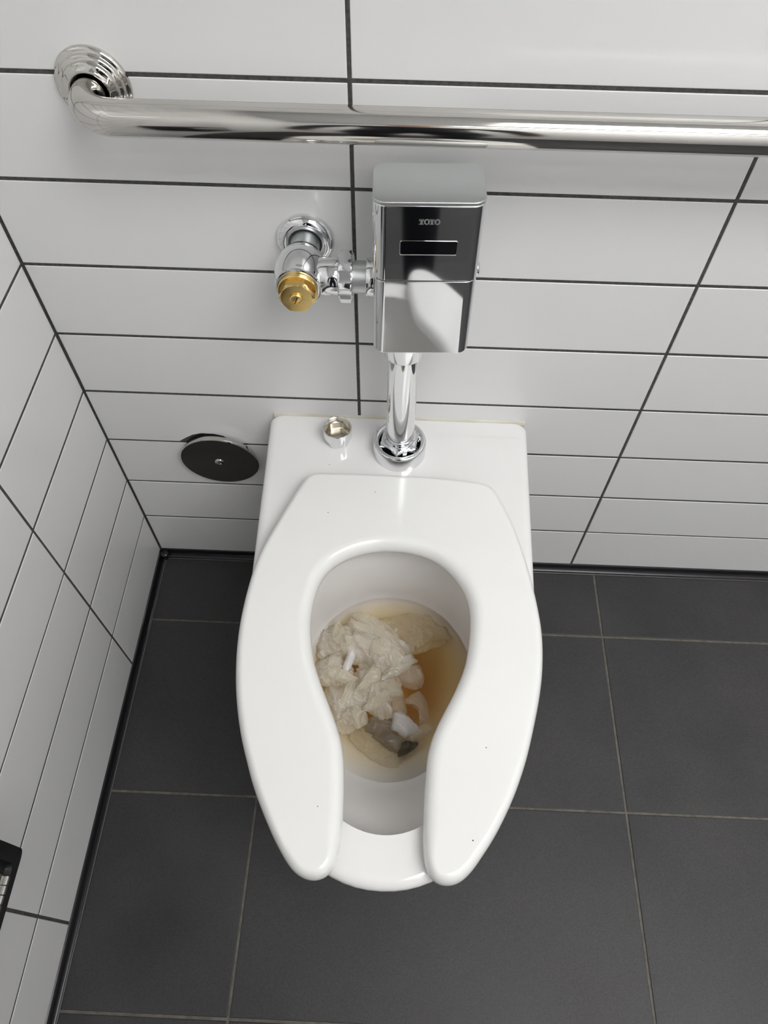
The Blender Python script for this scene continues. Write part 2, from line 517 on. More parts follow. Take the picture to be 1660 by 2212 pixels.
# inner edge gets a softer roll than the outer edge
def is_inner(p):
    return (.352 < p.x < .562 and -.47 < p.y < -.225) or (.40 < p.x < .515 and p.y < -.44 and p.y > -.585)
wt = [1.0 if is_inner(p) else 0.0 for p in P]
for _ in range(12): wt = [wt[i] * .5 + (wt[i - 1] + wt[(i + 1) % len(wt)]) * .25 for i in range(len(wt))]
Z0, Z1 = .4085, .4335
ZM = Z0 + .009
prof = []
rings = []
def seat_ring(f_out, f_in, z):
    return [(p.x - n.x * (f_out * (1 - w) + f_in * w), p.y - n.y * (f_out * (1 - w) + f_in * w), z) for p, n, w in zip(P, NN, wt)]
rings.append(seat_ring(.006, .006, Z0))
rings.append(seat_ring(.003, .003, Z0 + .0015))
rings.append(seat_ring(.0006, .0006, Z0 + .005))
for i in range(0, 9):
    a = PI / 2 * i / 8
    rings.append(seat_ring(.0095 * (1 - math.cos(a)), .014 * (1 - math.cos(a)), ZM + (Z1 - ZM) * math.sin(a)))
rings.append(seat_ring(.0105, .0155, Z1))
bm = bmesh.new()
R = add_loft(bm, rings, False, False)
for ring in (R[0], R[-1]):
    tris = tessellate_polygon([[v.co for v in ring]])
    for t in tris:
        try: bm.faces.new([ring[i] for i in t])
        except ValueError: pass
seat = link('seat', bm, 'seat', toilet, True, 1.0)
mod = seat.modifiers.new('wn', 'WEIGHTED_NORMAL'); mod.keep_sharp = True
for x, y in ((.33, -.52), (.585, -.52), (.31, -.33), (.605, -.33), (.37, -.15), (.55, -.15)):
    bm = bmesh.new()
    add_lathe(bm, [(.001, 0), (.008, 0), (.009, .001), (.009, .004), (.001, .0042)], (x, y, ZD), (0, 0, 1), 20, True, True)
    link('bumper', bm, 'rubber', seat, True, .7)

for x, y, z, r, par in ((.5650, -.485, Z1, .0007, seat), (.5480, -.578, Z1, .0008, seat), (.3890, -.552, Z1, .0006, seat), (.3700, -.190, Z1, .0007, seat), (.4300, -.155, Z1, .0006, seat), (.3620, -.090, ZD, .0006, bowl), (.460, -.6165, ZD - .003, .0012, bowl)):
    bm = bmesh.new(); add_lathe(bm, [(r, -.0004), (r * .9, .0002), (r * .3, .0005)], (x, y, z), (0, 0, 1), 8, True, True)
    link('speck', bm, 'soil', par)

# silicone line where the bowl meets the wall
bm = bmesh.new()
rings = []
for i in range(61):
    x = .2725 + (.6440 - .2725) * i / 60
    k = .62 + .10 * math.sin(i * .31) + .05 * math.sin(i * .83)
    rings.append([(x, .0003, ZD - .010), (x, -.0040 * k - .001, ZD - .004), (x, -.0030 * k, ZD + .0022), (x, -.0014 * k, ZD + .0045 * k), (x, .0003, ZD + .0062 * k)])
add_loft(bm, rings)
link('silicone_bead', bm, 'silicone', toilet, True, 1.2)

# ------------------------------------------------------------------ water in the bowl
ZW = .27
bm = bmesh.new()
an = [2 * PI * i / 96 for i in range(96)]
def wl(z, grow):
    for (za, fa, ba, wa), (zb, fb, bb, wb) in zip(INNER, INNER[1:]):
        if za >= z >= zb:
            t = (za - z) / (za - zb)
            return (fa + (fb - fa) * t - grow, ba + (bb - ba) * t + grow, wa + (wb - wa) * t + grow)
    return (INNER[-1][1] - grow, INNER[-1][2] + grow, INNER[-1][3] + grow)
rings = []
for z, g in ((.108, .003), (.13, .003), (.16, .003), (.2, .003), (.235, .003), (ZW - .002, .003), (ZW, .0025)):
    f, b_, w = wl(z, g); rings.append(inner_ring(z, f, b_, w, an))
add_loft(bm, rings, True, True)
water = tag(link('bowl_water', bm, 'water'), 'murky yellow-brown water standing in the toilet bowl', 'water', kind='stuff')

# ------------------------------------------------------------------ flush valve
fv = thing('flush_valve', 'chrome automatic flush valve on a vertical pipe with supply stop', 'flush valve', (0, 0, 0))
PX, PY = .4605, -.0605
# deck escutcheon, spud nut, pipe
bm = bmesh.new()
add_lathe(bm, [(.020, .010), (.0258, .0125), (.0280, .0200), (.0308, .0245), (.0338, .0256), (.0360, .0245), (.0372, .0215), (.0374, .0003)], (PX, PY, ZD), (0, 0, 1), 72, False, False)
link('deck_flange', bm, 'chrome', fv, True, .9)
bm = bmesh.new(); add_hex(bm, (PX, PY, ZD), (0, 0, 1), .0288, .013, .0300, rot=.35)
link('spud_nut', bm, 'chrome', fv, True, .5)
bm = bmesh.new()
add_lathe(bm, [(.0195, .020), (.0224, .0295), (.0224, .0340), (.0212, .0356), (.0196, .0358)], (PX, PY, ZD), (0, 0, 1), 48)
link('spud_ring', bm, 'chrome', fv, True, .6)
bm = bmesh.new(); add_lathe(bm, [(.0193, .016), (.0193, .250)], (PX, PY, ZD), (0, 0, 1), 64, True, True)
link('flush_pipe', bm, 'chrome', fv, True, .9)
bm = bmesh.new(); add_lathe(bm, [(.0194, .1925), (.0238, .1930), (.0244, .1942), (.0244, .232), (.019, .234)], (PX, PY, ZD), (0, 0, 1), 64)
link('pipe_collar', bm, 'chrome', fv, True, .7)

# valve housing
BX0, BX1, BY0, BY1 = .4240, .5312, -.100, -.0350
def housing(name, z0, z1, top_r, bot_r, material, ins=0.0, r=.013):
    bm = bmesh.new(); rings = []
    prof = []
    for i in range(5):
        a = PI / 2 * i / 4
        prof.append((bot_r * (1 - math.sin(a)), z0 + bot_r * (1 - math.cos(a))))
    for i in range(5):
        a = PI / 2 * i / 4
        prof.append((top_r * (1 - math.cos(a)), z1 - top_r * (1 - math.sin(a))))
    for off, z in prof:
        o_ = off + ins
        rings.append([(x, y, z) for x, y in rrect(BX0 + o_, BX1 - o_, BY0 + o_, BY1 - o_, r - o_ * .6, 10)])
    add_loft(bm, rings)
    o = link(name, bm, material, fv, True, .9)
    md = o.modifiers.new('wn', 'WEIGHTED_NORMAL'); md.keep_sharp = True; md.weight = 90
    return o
upper = housing('upper_cover', .7385, .8200, .0014, .0008, 'chrome')
lower = housing('lower_cover', .6415, .7373, .0008, .0030, 'chrome', .0004)
lid = housing('lid', .8204, .8234, .0011, .0005, 'chrome_soft')
bm = bmesh.new()
add_box(bm, BX0 + .004, BX1 - .004, BY0 + .004, BY1 - .001, .646, .819)
link('inner_frame', bm, 'black', fv)
# sensor window with its frame
bm = bmesh.new()
wx0, wx1, wz0, wz1 = .4505, .5070, .7685, .7842
o_ = rrect(wx0, wx1, wz0, wz1, .0018, 5)
add_loft(bm, [[(x, BY0 + .001, z) for x, z in o_], [(x, BY0 - .0004, z) for x, z in o_], [(x, BY0 - .0006, z) for x, z in rrect(wx0 + .0003, wx1 - .0003, wz0 + .0003, wz1 - .0003, .0016, 5)],
              [(x, BY0 - .0006, z) for x, z in rrect(wx0 + .0007, wx1 - .0007, wz0 + .0007, wz1 - .0007, .0013, 5)], [(x, BY0 - .0001, z) for x, z in rrect(wx0 + .0009, wx1 - .0009, wz0 + .0009, wz1 - .0009, .0012, 5)]], True, False)
wf = link('sensor_frame', bm, 'chrome', fv, True, .7)
bm = bmesh.new()
o_ = rrect(wx0 + .0008, wx1 - .0008, wz0 + .0008, wz1 - .0008, .0012, 5)
add_loft(bm, [[(x, BY0 + .0005, z) for x, z in o_], [(x, BY0 - .00015, z) for x, z in o_]])
sw = link('sensor_window', bm, 'glass_black', wf)
# word mark: slab-serif capitals
bm = bmesh.new()
def flat_quad(x0, x1, z0, z1):
    add_box(bm, x0, x1, BY0 - .0002, BY0 + .0002, z0, z1)
def letter_T(x, z, w, h):
    s = h * .24
    flat_quad(x, x + w, z + h - s * .75, z + h)
    flat_quad(x, x + s * .55, z + h - s * 1.55, z + h)
    flat_quad(x + w - s * .55, x + w, z + h - s * 1.55, z + h)
    flat_quad(x + w / 2 - s * .75, x + w / 2 + s * .75, z, z + h)
    flat_quad(x + w / 2 - s * 1.5, x + w / 2 + s * 1.5, z, z + s * .6)
def letter_O(x, z, w, h):
    n = 28; c = (x + w / 2, z + h / 2)
    for yy in (BY0 - .0002,):
        vo = [bm.verts.new((c[0] + w / 2 * math.cos(2 * PI * i / n), yy, c[1] + h / 2 * 1.04 * math.sin(2 * PI * i / n))) for i in range(n)]
        vi = [bm.verts.new((c[0] + w * .22 * math.cos(2 * PI * i / n), yy, c[1] + h * .34 * math.sin(2 * PI * i / n))) for i in range(n)]
        vb = [bm.verts.new((v.co.x, BY0 + .0002, v.co.z)) for v in vo]
        for i in range(n):
            j = (i + 1) % n
            bm.faces.new((vo[i], vo[j], vi[j], vi[i])); bm.faces.new((vo[i], vo[j], vb[j], vb[i]))
lx, lz, lh = .4680, .8012, .0056
letter_T(lx, lz, .0048, lh); letter_O(lx + .0047, lz, .0056, lh); letter_T(lx + .0100, lz, .0048, lh); letter_O(lx + .0147, lz, .0056, lh)
link('word_mark', bm, 'logo', fv)
# side screw of the housing
bm = bmesh.new(); add_lathe(bm, [(.0075, -.001), (.0075, .002), (.0065, .0034), (.004, .0040), (.003, .0025), (.0005, .0025)], (BX1, -.073, .7330), (1, 0, 0), 32, True, True)
link('side_screw', bm, 'chrome', fv, True, .6)

YAW = math.radians(2.2); DRAFT = math.tan(math.radians(3.0))
for o in [c for c in fv.children_recursive if c.name.split('.')[0] in ('upper_cover', 'lower_cover', 'lid', 'inner_frame', 'sensor_frame', 'sensor_window', 'word_mark', 'side_screw')]:
    for v in o.data.vertices:
        x, y, z = v.co
        f = min(1, max(0, (BY1 - y) / (BY1 - BY0)))
        y -= (.8234 - z) * DRAFT * f
        x, y = x - .48, y + .065
        v.co = (.48 + x * math.cos(YAW) - y * math.sin(YAW), -.065 + x * math.sin(YAW) + y * math.cos(YAW), z)

# horizontal supply: stop body, nuts, tailpiece
SY, SZ, SX = -.0625, .7070, .3445
bm = bmesh.new(); add_lathe(bm, [(.0200, .066), (.0200, .078), (.0195, .0788), (.0172, .079), (.0172, .0805), (.0172, .090)], (SX - .045, SY, SZ), (1, 0, 0), 48)
bm.free()
bm = bmesh.new(); add_lathe(bm, [(.0185, .016), (.0200, .0225), (.0205, .0235), (.0205, .0425), (.0198, .0440), (.015, .0445)], (SX, SY, SZ), (1, 0, 0), 56)
link('stop_outlet', bm, 'chrome', fv, True, .6)
bm = bmesh.new(); add_hex(bm, (SX, SY, SZ), (1, 0, 0), .0275, .0425, .0580, rot=.899)
link('coupling_nut', bm, 'chrome', fv, True, .5)
bm = bmesh.new(); add_lathe(bm, [(.0172, .055), (.0172, .0735), (.0172, .0745)], (SX, SY, SZ), (1, 0, 0), 56, True, True)
link('tailpiece', bm, 'chrome_soft', fv, True, .6)
bm = bmesh.new(); add_lathe(bm, [(.0150, .0722), (.0202, .0724), (.0207, .0732), (.0207, .0790), (.0203, .0850), (.014, .086)], (SX, SY, SZ), (1, 0, 0), 56)
link('inlet_collar', bm, 'chrome', fv, True, .6)
# stop body: bulbous, joins wall pipe (behind), outlet (right) and bonnet (front)
bm = bmesh.new()
pr = [(.0178, .0270), (.0190, .0285)]
for i in range(1, 17):
    t = i / 16
    pr.append((.0190 + (.0284 - .0190) * math.sin(min(1, t / .55) * PI / 2) ** .9 if t < .55 else .0284 - .0032 * ((t - .55) / .45) ** 1.8, .0285 + .0535 * t))
pr += [(.0250, .0835), (.0244, .0846), (.0232, .0850), (.0214, .0850)]
add_lathe(bm, pr, (SX, 0, SZ), (0, -1, 0), 64, True, True)
link('stop_body', bm, 'chrome', fv, True, .6)
bm = bmesh.new(); add_lathe(bm, [(.0165, .0002), (.0165, .034)], (SX, 0, SZ), (0, -1, 0), 48, True, True)
link('supply_pipe', bm, 'chrome_soft', fv, True, .6)
bm = bmesh.new()
add_lathe(bm, [(.0330, .0002), (.0332, .0020), (.0325, .0045), (.0300, .0080), (.0265, .0105), (.0235, .0112), (.0205, .0105), (.0188, .009), (.0180, .0075)], (SX, 0, SZ), (0, -1, 0), 72)
link('wall_flange', bm, 'chrome', fv, True, 1.2)
# brass bonnet
bm = bmesh.new()
add_lathe(bm, [(.0208, .0835), (.0214, .0850), (.0214, .0900), (.0207, .0910), (.010, .0910)], (SX, 0, SZ), (0, -1, 0), 56, True, True)
bon = link('bonnet', bm, 'brass', fv, True, .5); bon['label'] = 'raw brass bonnet'
bm = bmesh.new(); add_hex(bm, (SX, 0, SZ), (0, -1, 0), .0196, .0905, .1010, rot=.05)
link('bonnet_hex', bm, 'brass', bon, True, .45)
bm = bmesh.new(); add_lathe(bm, [(.0070, .1005), (.0070, .1028), (.0062, .1036), (.0047, .1036), (.0045, .1024), (.0030, .1026), (.0002, .1026)], (SX, 0, SZ), (0, -1, 0), 32, True, True)
st = link('stem', bm, 'brass', bon, True, .5)
bm = bmesh.new()
q = Matrix.Translation((SX, -.1028, SZ)) @ Matrix.Rotation(.35, 4, 'Y')
for x0, x1 in ((-.00045, .00045),):
    add_box(bm, x0, x1, -.0004, .0004, -.0038, .0038)
bmesh.ops.transform(bm, matrix=q, verts=bm.verts)
link('slot_shade_bar', bm, 'hole', bon)  # solid black bar on the stem, slot shade put in as colour

# ------------------------------------------------------------------ stop cap standing on the bowl
cap = thing('stop_cap', 'loose chrome screw cap lying open side up on the toilet deck', 'cap')
CC = (.3710, -.0425, ZD)
bm = bmesh.new()
ap = .0190
n = 72
def cring(z, rad, hexr, rot=.2):
    out = []
    for i in range(n):
        a = 2 * PI * i / n
        k = (a - rot) % (PI / 3) - PI / 6
        rr_ = min(rad, hexr / math.cos(k)) if hexr else rad
        out.append((CC[0] + rr_ * math.cos(a), CC[1] + rr_ * math.sin(a), CC[2] + z))
    return out
rings = [cring(.0002, .0182, .0172), cring(.0010, .0196, .0180), cring(.005, .0207, .0185), cring(.0088, .0208, .0192), cring(.0105, .0208, None), cring(.0250, .0208, None), cring(.0256, .0203, None), cring(.0256, .0196, None), cring(.0252, .0192, None)]
add_loft(bm, rings, True, False)
link('shell', bm, 'chrome', cap, True, .6)
bm = bmesh.new()
rings = [cring(.0252, .0193, None)]
for i in range(5):
    z = .0245 - i * .0015
    rings += [cring(z, .0186, None), cring(z - .00075, .0192, None)]
rings += [cring(.0165, .0186, None), cring(.0155, .0180, .0170), cring(.0055, .0178, .0160), cring(.0045, .0165, .0150), cring(.0040, .001, None)]
add_loft(bm, rings, False, True)
ln = link('lining', bm, 'nickel', cap, True, .5); ln['label'] = 'unpolished nickel inside with threads'

# ------------------------------------------------------------------ grab bar
gb = thing('grab_bar', 'polished stainless grab bar along the back wall above the toilet', 'grab bar')
BR = .0160
BY, BZ = -.0565, .8695
FXL, FXR = .1560, 1.085
def bar_path(x_end, sgn):
    pts = []
    rb = .034
    pts.append((x_end, -.002, BZ)); pts.append((x_end, -.012, BZ))
    c = (x_end + sgn * rb, BY + rb)
    for i in range(13):
        a = PI / 2 * i / 12
        pts.append((c[0] - sgn * rb * math.cos(a), c[1] - rb * math.sin(a), BZ))
    return pts
path = bar_path(FXL, 1) + [(x, BY, BZ) for x in (.3, .5, .7, .9)] + bar_path(FXR, -1)[::-1]
bm = bmesh.new(); add_tube(bm, path, BR, 64)
link('rail', bm, 'steel', gb, True, .9)
for x in (FXL, FXR):
    bm = bmesh.new()
    add_lathe(bm, [(.0358, .0002), (.0362, .002), (.0352, .0040), (.0332, .0050), (.0318, .0052), (.0312, .0060), (.0306, .0082), (.0290, .0092), (.0272, .0094), (.0266, .0102), (.0260, .0124), (.0246, .0134), (.0226, .0138), (.0208, .0158), (.0192, .0166), (.0180, .0160), (.0176, .0140), (.0174, .0060)], (x, 0, BZ), (0, -1, 0), 80)
    link('flange', bm, 'steel', gb, True, 1.2)

# ------------------------------------------------------------------ cleanout cover low on the wall
co = thing('cleanout_cover', 'round polished cleanout cover plate with centre screw low on the wall', 'cover plate')
CT = Matrix.Translation((HOLE[0], -.0062, HOLE[1] - .0035)) @ Matrix.Rotation(math.radians(5), 4, 'X')
bm = bmesh.new()
add_lathe(bm, [(.0600, -.0048), (.0620, .0000), (.0626, .0022), (.0622, .0034), (.0612, .0040), (.0596, .0039), (.0300, .0034), (.0070, .0032), (.0001, .0032)], (0, 0, 0), (0, -1, 0), 96, True, True)
bmesh.ops.transform(bm, matrix=CT, verts=bm.verts)
link('plate', bm, 'steel', co, True, .6)
bm = bmesh.new()
add_lathe(bm, [(.0072, .0030), (.0070, .0044), (.0056, .0054), (.0040, .0057), (.0037, .0044), (.0017, .0044), (.0014, .0052), (.0001, .0052)], (-.001, 0, -.001), (0, -1, 0), 32, False, True)
bmesh.ops.transform(bm, matrix=CT, verts=bm.verts)
link('screw', bm, 'steel', co, True, .6)
bm = bmesh.new()
add_lathe(bm, [(.0045, .0028), (.0045, -.0200)], (-.001, 0, -.001), (0, -1, 0), 20, True, True)
bmesh.ops.transform(bm, matrix=CT, verts=bm.verts)
link('screw_shank', bm, 'steel', co, True, .6)

# ------------------------------------------------------------------ dispenser on the left wall, a corner shows
dp = thing('paper_dispenser', 'black wall dispenser with hinged steel door on the left wall', 'dispenser')
DX, DY, DZ = .100, -.6025, .430
bm = bmesh.new()
o0 = rrect(DY - .30, DY, DZ, DZ + .30, .006, 5)
def off_rr(o_): return rrect(DY - .30 + o_, DY - o_, DZ + o_, DZ + .30 - o_, .006, 5)
add_loft(bm, [[(.0003, a, z) for a, z in o0], [(DX - .006, a, z) for a, z in o0], [(DX - .001, a, z) for a, z in off_rr(.0012)], [(DX, a, z) for a, z in off_rr(.003)], [(DX, a, z) for a, z in off_rr(.016)], [(DX - .006, a, z) for a, z in off_rr(.0175)]], True, True)
link('housing', bm, 'black', dp, True, .6)
bm = bmesh.new()
rd = rrect(DY - .275, DY - .0275, DZ + .022, DZ + .28, .003, 4)
add_loft(bm, [[(DX - .0065, a, z) for a, z in rd], [(DX - .002, a, z) for a, z in rd], [(DX - .001, a, z) for a, z in rrect(DY - .274, DY - .0285, DZ + .023, DZ + .279, .003, 4)]])
dr = link('door', bm, 'steel', dp, True, .6)
for i in range(30):
    bm = bmesh.new()
    y1 = DY - .028 - i * .0082
    add_lathe(bm, [(.0031, 0), (.0036, .0004), (.0036, .0074), (.0031, .0078)], (DX - .0005, y1, DZ + .0215), (0, -1, 0), 20, True, True)
    link('hinge_knuckle', bm, 'steel', dr, True, .6)

# ------------------------------------------------------------------ wet tissue in the bowl
def ridge(p, seed, rot):
    """sharp soft-sided creases."""
    c, s_ = math.cos(rot), math.sin(rot)
    q = Vector(((p.x * c + p.y * s_) * 1.0, (-p.x * s_ + p.y * c) * .55, seed * 7.3))
    wv = Vector((mnoise.noise(q * 38 + Vector((5, 1, 0))), mnoise.noise(q * 38 + Vector((1, 9, 0))), 0)) * .014
    q = q + wv
    f = (1 - abs(mnoise.noise(q * 34))) ** 3 * .9
    f += (1 - abs(mnoise.noise(q * 78 + Vector((3, 3, 3))))) ** 4 * .85
    f += (1 - abs(mnoise.noise(q * 170 + Vector((8, 2, 3))))) ** 5 * .30
    f += (1 - abs(mnoise.noise(q * 400 + Vector((1, 7, 3))))) ** 3 * .06
    return f - .85

def wad(bm, outline, z, height, amp, seed, rot=0.0, lift=.002, power=2.2, rings=56, seg=200, grow=1.12):
    amp *= .72; z -= .003
    cc = sum((Vector(p) for p in outline), Vector((0, 0))) / len(outline)
    outline = [cc + (Vector(p) - cc) * grow for p in outline]
    B = resample(outline, .0012)
    n0 = len(B)
    B = [B[int(i * n0 / seg) % n0] for i in range(seg)]
    B = smooth_poly(B, 2)
    c = sum(B, Vector((0, 0))) / seg
    R = []
    for k in range(1, rings + 1):
        t = k / rings
        row = []
        for i, b_ in enumerate(B):
            e = 1 + (.09 * mnoise.noise(Vector((b_.x * 90, b_.y * 90, seed))) + .07 * mnoise.noise(Vector((b_.x * 260, b_.y * 260, seed)))) * t
            p = c + (b_ - c) * t * e
            dome = 1 - t ** power
            w = min(1.0, (1 - t) * 6)
            zz = z + height * dome + amp * ridge(p, seed, rot) * (.35 + .65 * w) + lift * t ** 6 * mnoise.noise(Vector((p.x * 60, p.y * 60, seed + 5)))
            sx = mnoise.noise(Vector((p.x * 70, p.y * 70, seed + 11))) * amp * .5
            sy = mnoise.noise(Vector((p.x * 70, p.y * 70, seed + 17))) * amp * .5
            row.append(bm.verts.new((p.x + sx, p.y + sy, zz)))
        R.append(row)
    cv = bm.verts.new((c.x, c.y, z + height + amp * ridge(c, seed, rot)))
    for i in range(seg):
        bm.faces.new((cv, R[0][i], R[0][(i + 1) % seg]))
    for a, b_ in zip(R, R[1:]):
        for i in range(seg):
            bm.faces.new((a[i], a[(i + 1) % seg], b_[(i + 1) % seg], b_[i]))

def tissue(label, material, outline, z, height, amp, seed, rot=0.0, lift=.002, power=2.2, name='wet_tissue', cat='toilet paper'):
    bm = bmesh.new()
    wad(bm, outline, z, height, amp, seed, rot, lift, power)
    o = link(name, bm, material, None, True, 1.3)
    return tag(o, label, cat, 'wet tissue floating in the bowl' if name == 'wet_tissue' else None)

tissue('dull paper sheet sunk beneath the rear edge of the big wad', 'tissue_thin',
       [(0.4042,-0.2729),(0.4103,-0.2616),(0.4288,-0.2627),(0.4488,-0.2563),(0.4607,-0.2613),(0.4529,-0.2762),(0.4297,-0.2808)], 0.26, 0.003, 0.002, 3, 0.3, 0.002, 3)
tissue('faint paper sheet sunk deepest at the back right', 'tissue_thin',
       [(0.4733,-0.2933),(0.4997,-0.2903),(0.5229,-0.2804),(0.5395,-0.2842),(0.5262,-0.2927),(0.5032,-0.3026),(0.4868,-0.3050)], 0.254, 0.003, 0.002, 5, 0.2, 0.002, 3)
tissue('broad thin paper sheet spread just under the water at the back right', 'tissue_thin',
       [(0.4528,-0.2744),(0.4640,-0.2593),(0.4773,-0.2504),(0.5043,-0.2501),(0.5128,-0.2535),(0.5229,-0.2641),(0.5346,-0.2681),(0.5395,-0.2833),(0.5196,-0.2841),(0.4998,-0.2957),(0.4899,-0.2970),(0.4733,-0.2915)], 0.262, 0.006, 0.0035, 8, 0.5, 0.003, 3)
tissue('pale sunken paper sheet nearest the front of the bowl', 'tissue_thin',
       [(0.4104,-0.4202),(0.4178,-0.4152),(0.4364,-0.4160),(0.4463,-0.4309),(0.4620,-0.4424),(0.4744,-0.4523),(0.4674,-0.4673),(0.4445,-0.4580),(0.4257,-0.4454),(0.4144,-0.4353)], 0.2585, 0.006, 0.0035, 11, 2.0, 0.002, 3)
tissue('grey stained sheet of tissue near the front', 'tissue_grey',
       [(0.4304,-0.4193),(0.4358,-0.4051),(0.4513,-0.4028),(0.4638,-0.4055),(0.4706,-0.4238),(0.4784,-0.4296),(0.4772,-0.4432),(0.4620,-0.4439),(0.4448,-0.4310)], 0.264, 0.007, 0.004, 14, 1.2, 0.003, 3)
tissue('narrow yellowed paper strip beside the amber water', 'tissue_thin',
       [(0.4617,-0.3897),(0.4702,-0.3585),(0.4785,-0.3696),(0.4822,-0.3952),(0.4729,-0.3988)], 0.262, 0.008, 0.004, 17, 1.5, 0.003, 3)
tissue('curled paper strip reaching out into the amber water', 'tissue_thin',
       [(0.4819,-0.3809),(0.4912,-0.3707),(0.5006,-0.3663),(0.5086,-0.3765),(0.5119,-0.3940),(0.5089,-0.4098),(0.4996,-0.4086),(0.4994,-0.3929),(0.4914,-0.3853)], 0.264, 0.009, 0.004, 21, 1.0, 0.004, 3)
tissue('petal-like paper folds on the right edge of the big wad', 'tissue_thin',
       [(0.4679,-0.3317),(0.4839,-0.3268),(0.5002,-0.3304),(0.5051,-0.3420),(0.5037,-0.3554),(0.4942,-0.3600),(0.4814,-0.3580),(0.4716,-0.3485)], 0.265, 0.011, 0.006, 24, 0.4, 0.004, 2.6)
tissue('lowest wrinkled paper flap on the left, by the front opening', 'tissue',
       [(0.3889,-0.4117),(0.3977,-0.3940),(0.4193,-0.3883),(0.4206,-0.4104),(0.4090,-0.4233),(0.3953,-0.4246)], 0.264, 0.01, 0.006, 27, 0.8, 0.004, 2.4)
tissue('wrinkled paper fold tucked under the left seat edge below the lump', 'tissue',
       [(0.3711,-0.3758),(0.3842,-0.3605),(0.4017,-0.3598),(0.4151,-0.3707),(0.4240,-0.3881),(0.4057,-0.3969),(0.3894,-0.4086),(0.3786,-0.3900)], 0.264, 0.013, 0.007, 31, 0.9, 0.003, 2.2)
tissue('loose crumple of wet paper in the middle of the clump', 'tissue',
       [(0.4004,-0.3648),(0.4136,-0.3459),(0.4192,-0.3304),(0.4339,-0.3332),(0.4521,-0.3443),(0.4648,-0.3370),(0.4718,-0.3568),(0.4659,-0.3718),(0.4584,-0.3835),(0.4635,-0.3960),(0.4498,-0.4045),(0.4354,-0.3956),(0.4160,-0.3852)], 0.266, 0.014, 0.0075, 34, 0.5, 0.003, 2.2)
tissue('shiny rounded paper lump against the left seat edge', 'tissue',
       [(0.3561,-0.3416),(0.3607,-0.3295),(0.3776,-0.3176),(0.3925,-0.3195),(0.4050,-0.3361),(0.4060,-0.3529),(0.3985,-0.3599),(0.3843,-0.3622),(0.3665,-0.3596)], 0.266, 0.018, 0.008, 37, 0.2, 0.003, 2.2)
tissue('largest crumpled wad of wet toilet paper, at the back', 'tissue',
       [(0.3605,-0.2999),(0.3609,-0.2856),(0.3711,-0.2770),(0.3893,-0.2753),(0.4059,-0.2728),(0.4222,-0.2648),(0.4391,-0.2677),(0.4563,-0.2797),(0.4701,-0.2969),(0.4834,-0.2990),(0.4871,-0.3241),(0.4726,-0.3264),(0.4680,-0.3351),(0.4521,-0.3443),(0.4407,-0.3397),(0.4322,-0.3316),(0.4159,-0.3289),(0.3992,-0.3227),(0.3811,-0.3200),(0.3666,-0.3224)], 0.266, 0.026, 0.01, 41, 0.7, 0.003, 2.6)
tissue('smooth translucent paper flap draped over the largest wad', 'tissue_thin',
       [(0.4053,-0.2637),(0.4255,-0.2628),(0.4426,-0.2712),(0.4565,-0.2833),(0.4702,-0.2987),(0.4725,-0.3247),(0.4582,-0.3339),(0.4447,-0.3207),(0.4305,-0.2969),(0.4163,-0.2796)], 0.284, 0.01, 0.0035, 43, 0.9, 0.003, 2.4)
tissue('small white twist of paper standing on the left lump', 'tissue_white',
       [(0.3956,-0.3416),(0.3979,-0.3279),(0.4048,-0.3085),(0.4099,-0.3118),(0.4086,-0.3292),(0.4008,-0.3465)], 0.283, 0.006, 0.002, 47, 1.2, 0.001, 2)
tissue('small clear paper flap at the right of the white knot', 'tissue_thin',
       [(0.4861,-0.4338),(0.4920,-0.4198),(0.5088,-0.4067),(0.5166,-0.4172),(0.5014,-0.4317)], 0.266, 0.007, 0.004, 51, 0.3, 0.003, 2.6)
tissue('bright white dry-looking tissue knot at the front', 'tissue_white',
       [(0.4640,-0.4101),(0.4667,-0.3990),(0.4792,-0.3977),(0.4871,-0.4060),(0.4981,-0.4180),(0.4845,-0.4278),(0.4736,-0.4237),(0.4658,-0.4178)], 0.27, 0.013, 0.006, 54, 0.9, 0.002, 2.4)
rnd = random.Random(5)
for x, y, z, where in ((.392, -.300, .291, 'on the left shoulder of the largest wad'), (.415, -.283, .292, 'at the rear edge of the largest wad'), (.446, -.312, .294, 'on the crown of the largest wad'),
                       (.470, -.335, .281, 'beside the petal-like folds'), (.432, -.352, .284, 'where the largest wad meets the middle crumple'), (.405, -.366, .281, 'left of the middle crumple'),
                       (.445, -.384, .281, 'on the front of the middle crumple'), (.388, -.352, .287, 'on top of the shiny left lump'), (.458, -.366, .279, 'on the right side of the middle crumple'), (.418, -.405, .277, 'between the two left flaps and the grey sheet')):
    a0 = rnd.uniform(0, PI); la, lb = rnd.uniform(.016, .024), rnd.uniform(.007, .012)
    ol = []
    for q in range(9):
        t = 2 * PI * q / 9; k = rnd.uniform(.8, 1.2)
        ol.append((x + k * (la * math.cos(t) * math.cos(a0) - lb * math.sin(t) * math.sin(a0)), y + k * (la * math.cos(t) * math.sin(a0) + lb * math.sin(t) * math.cos(a0))))
    tissue('small torn fold of wet paper ' + where, rnd.choice(('tissue', 'tissue_thin', 'tissue_thin')), ol, z - .004, .006, .006, 200 + int(x * 1000), a0 + PI / 2, .006, 4)
tissue('dark brown soiled scrap below the white tissue knot', 'soil',
       [(0.4744,-0.4508),(0.4778,-0.4357),(0.4983,-0.4310),(0.4939,-0.4425),(0.4819,-0.4498)], .266, .006, .004, 61, .3, .002, 2.2, 'soil_scrap', 'waste')

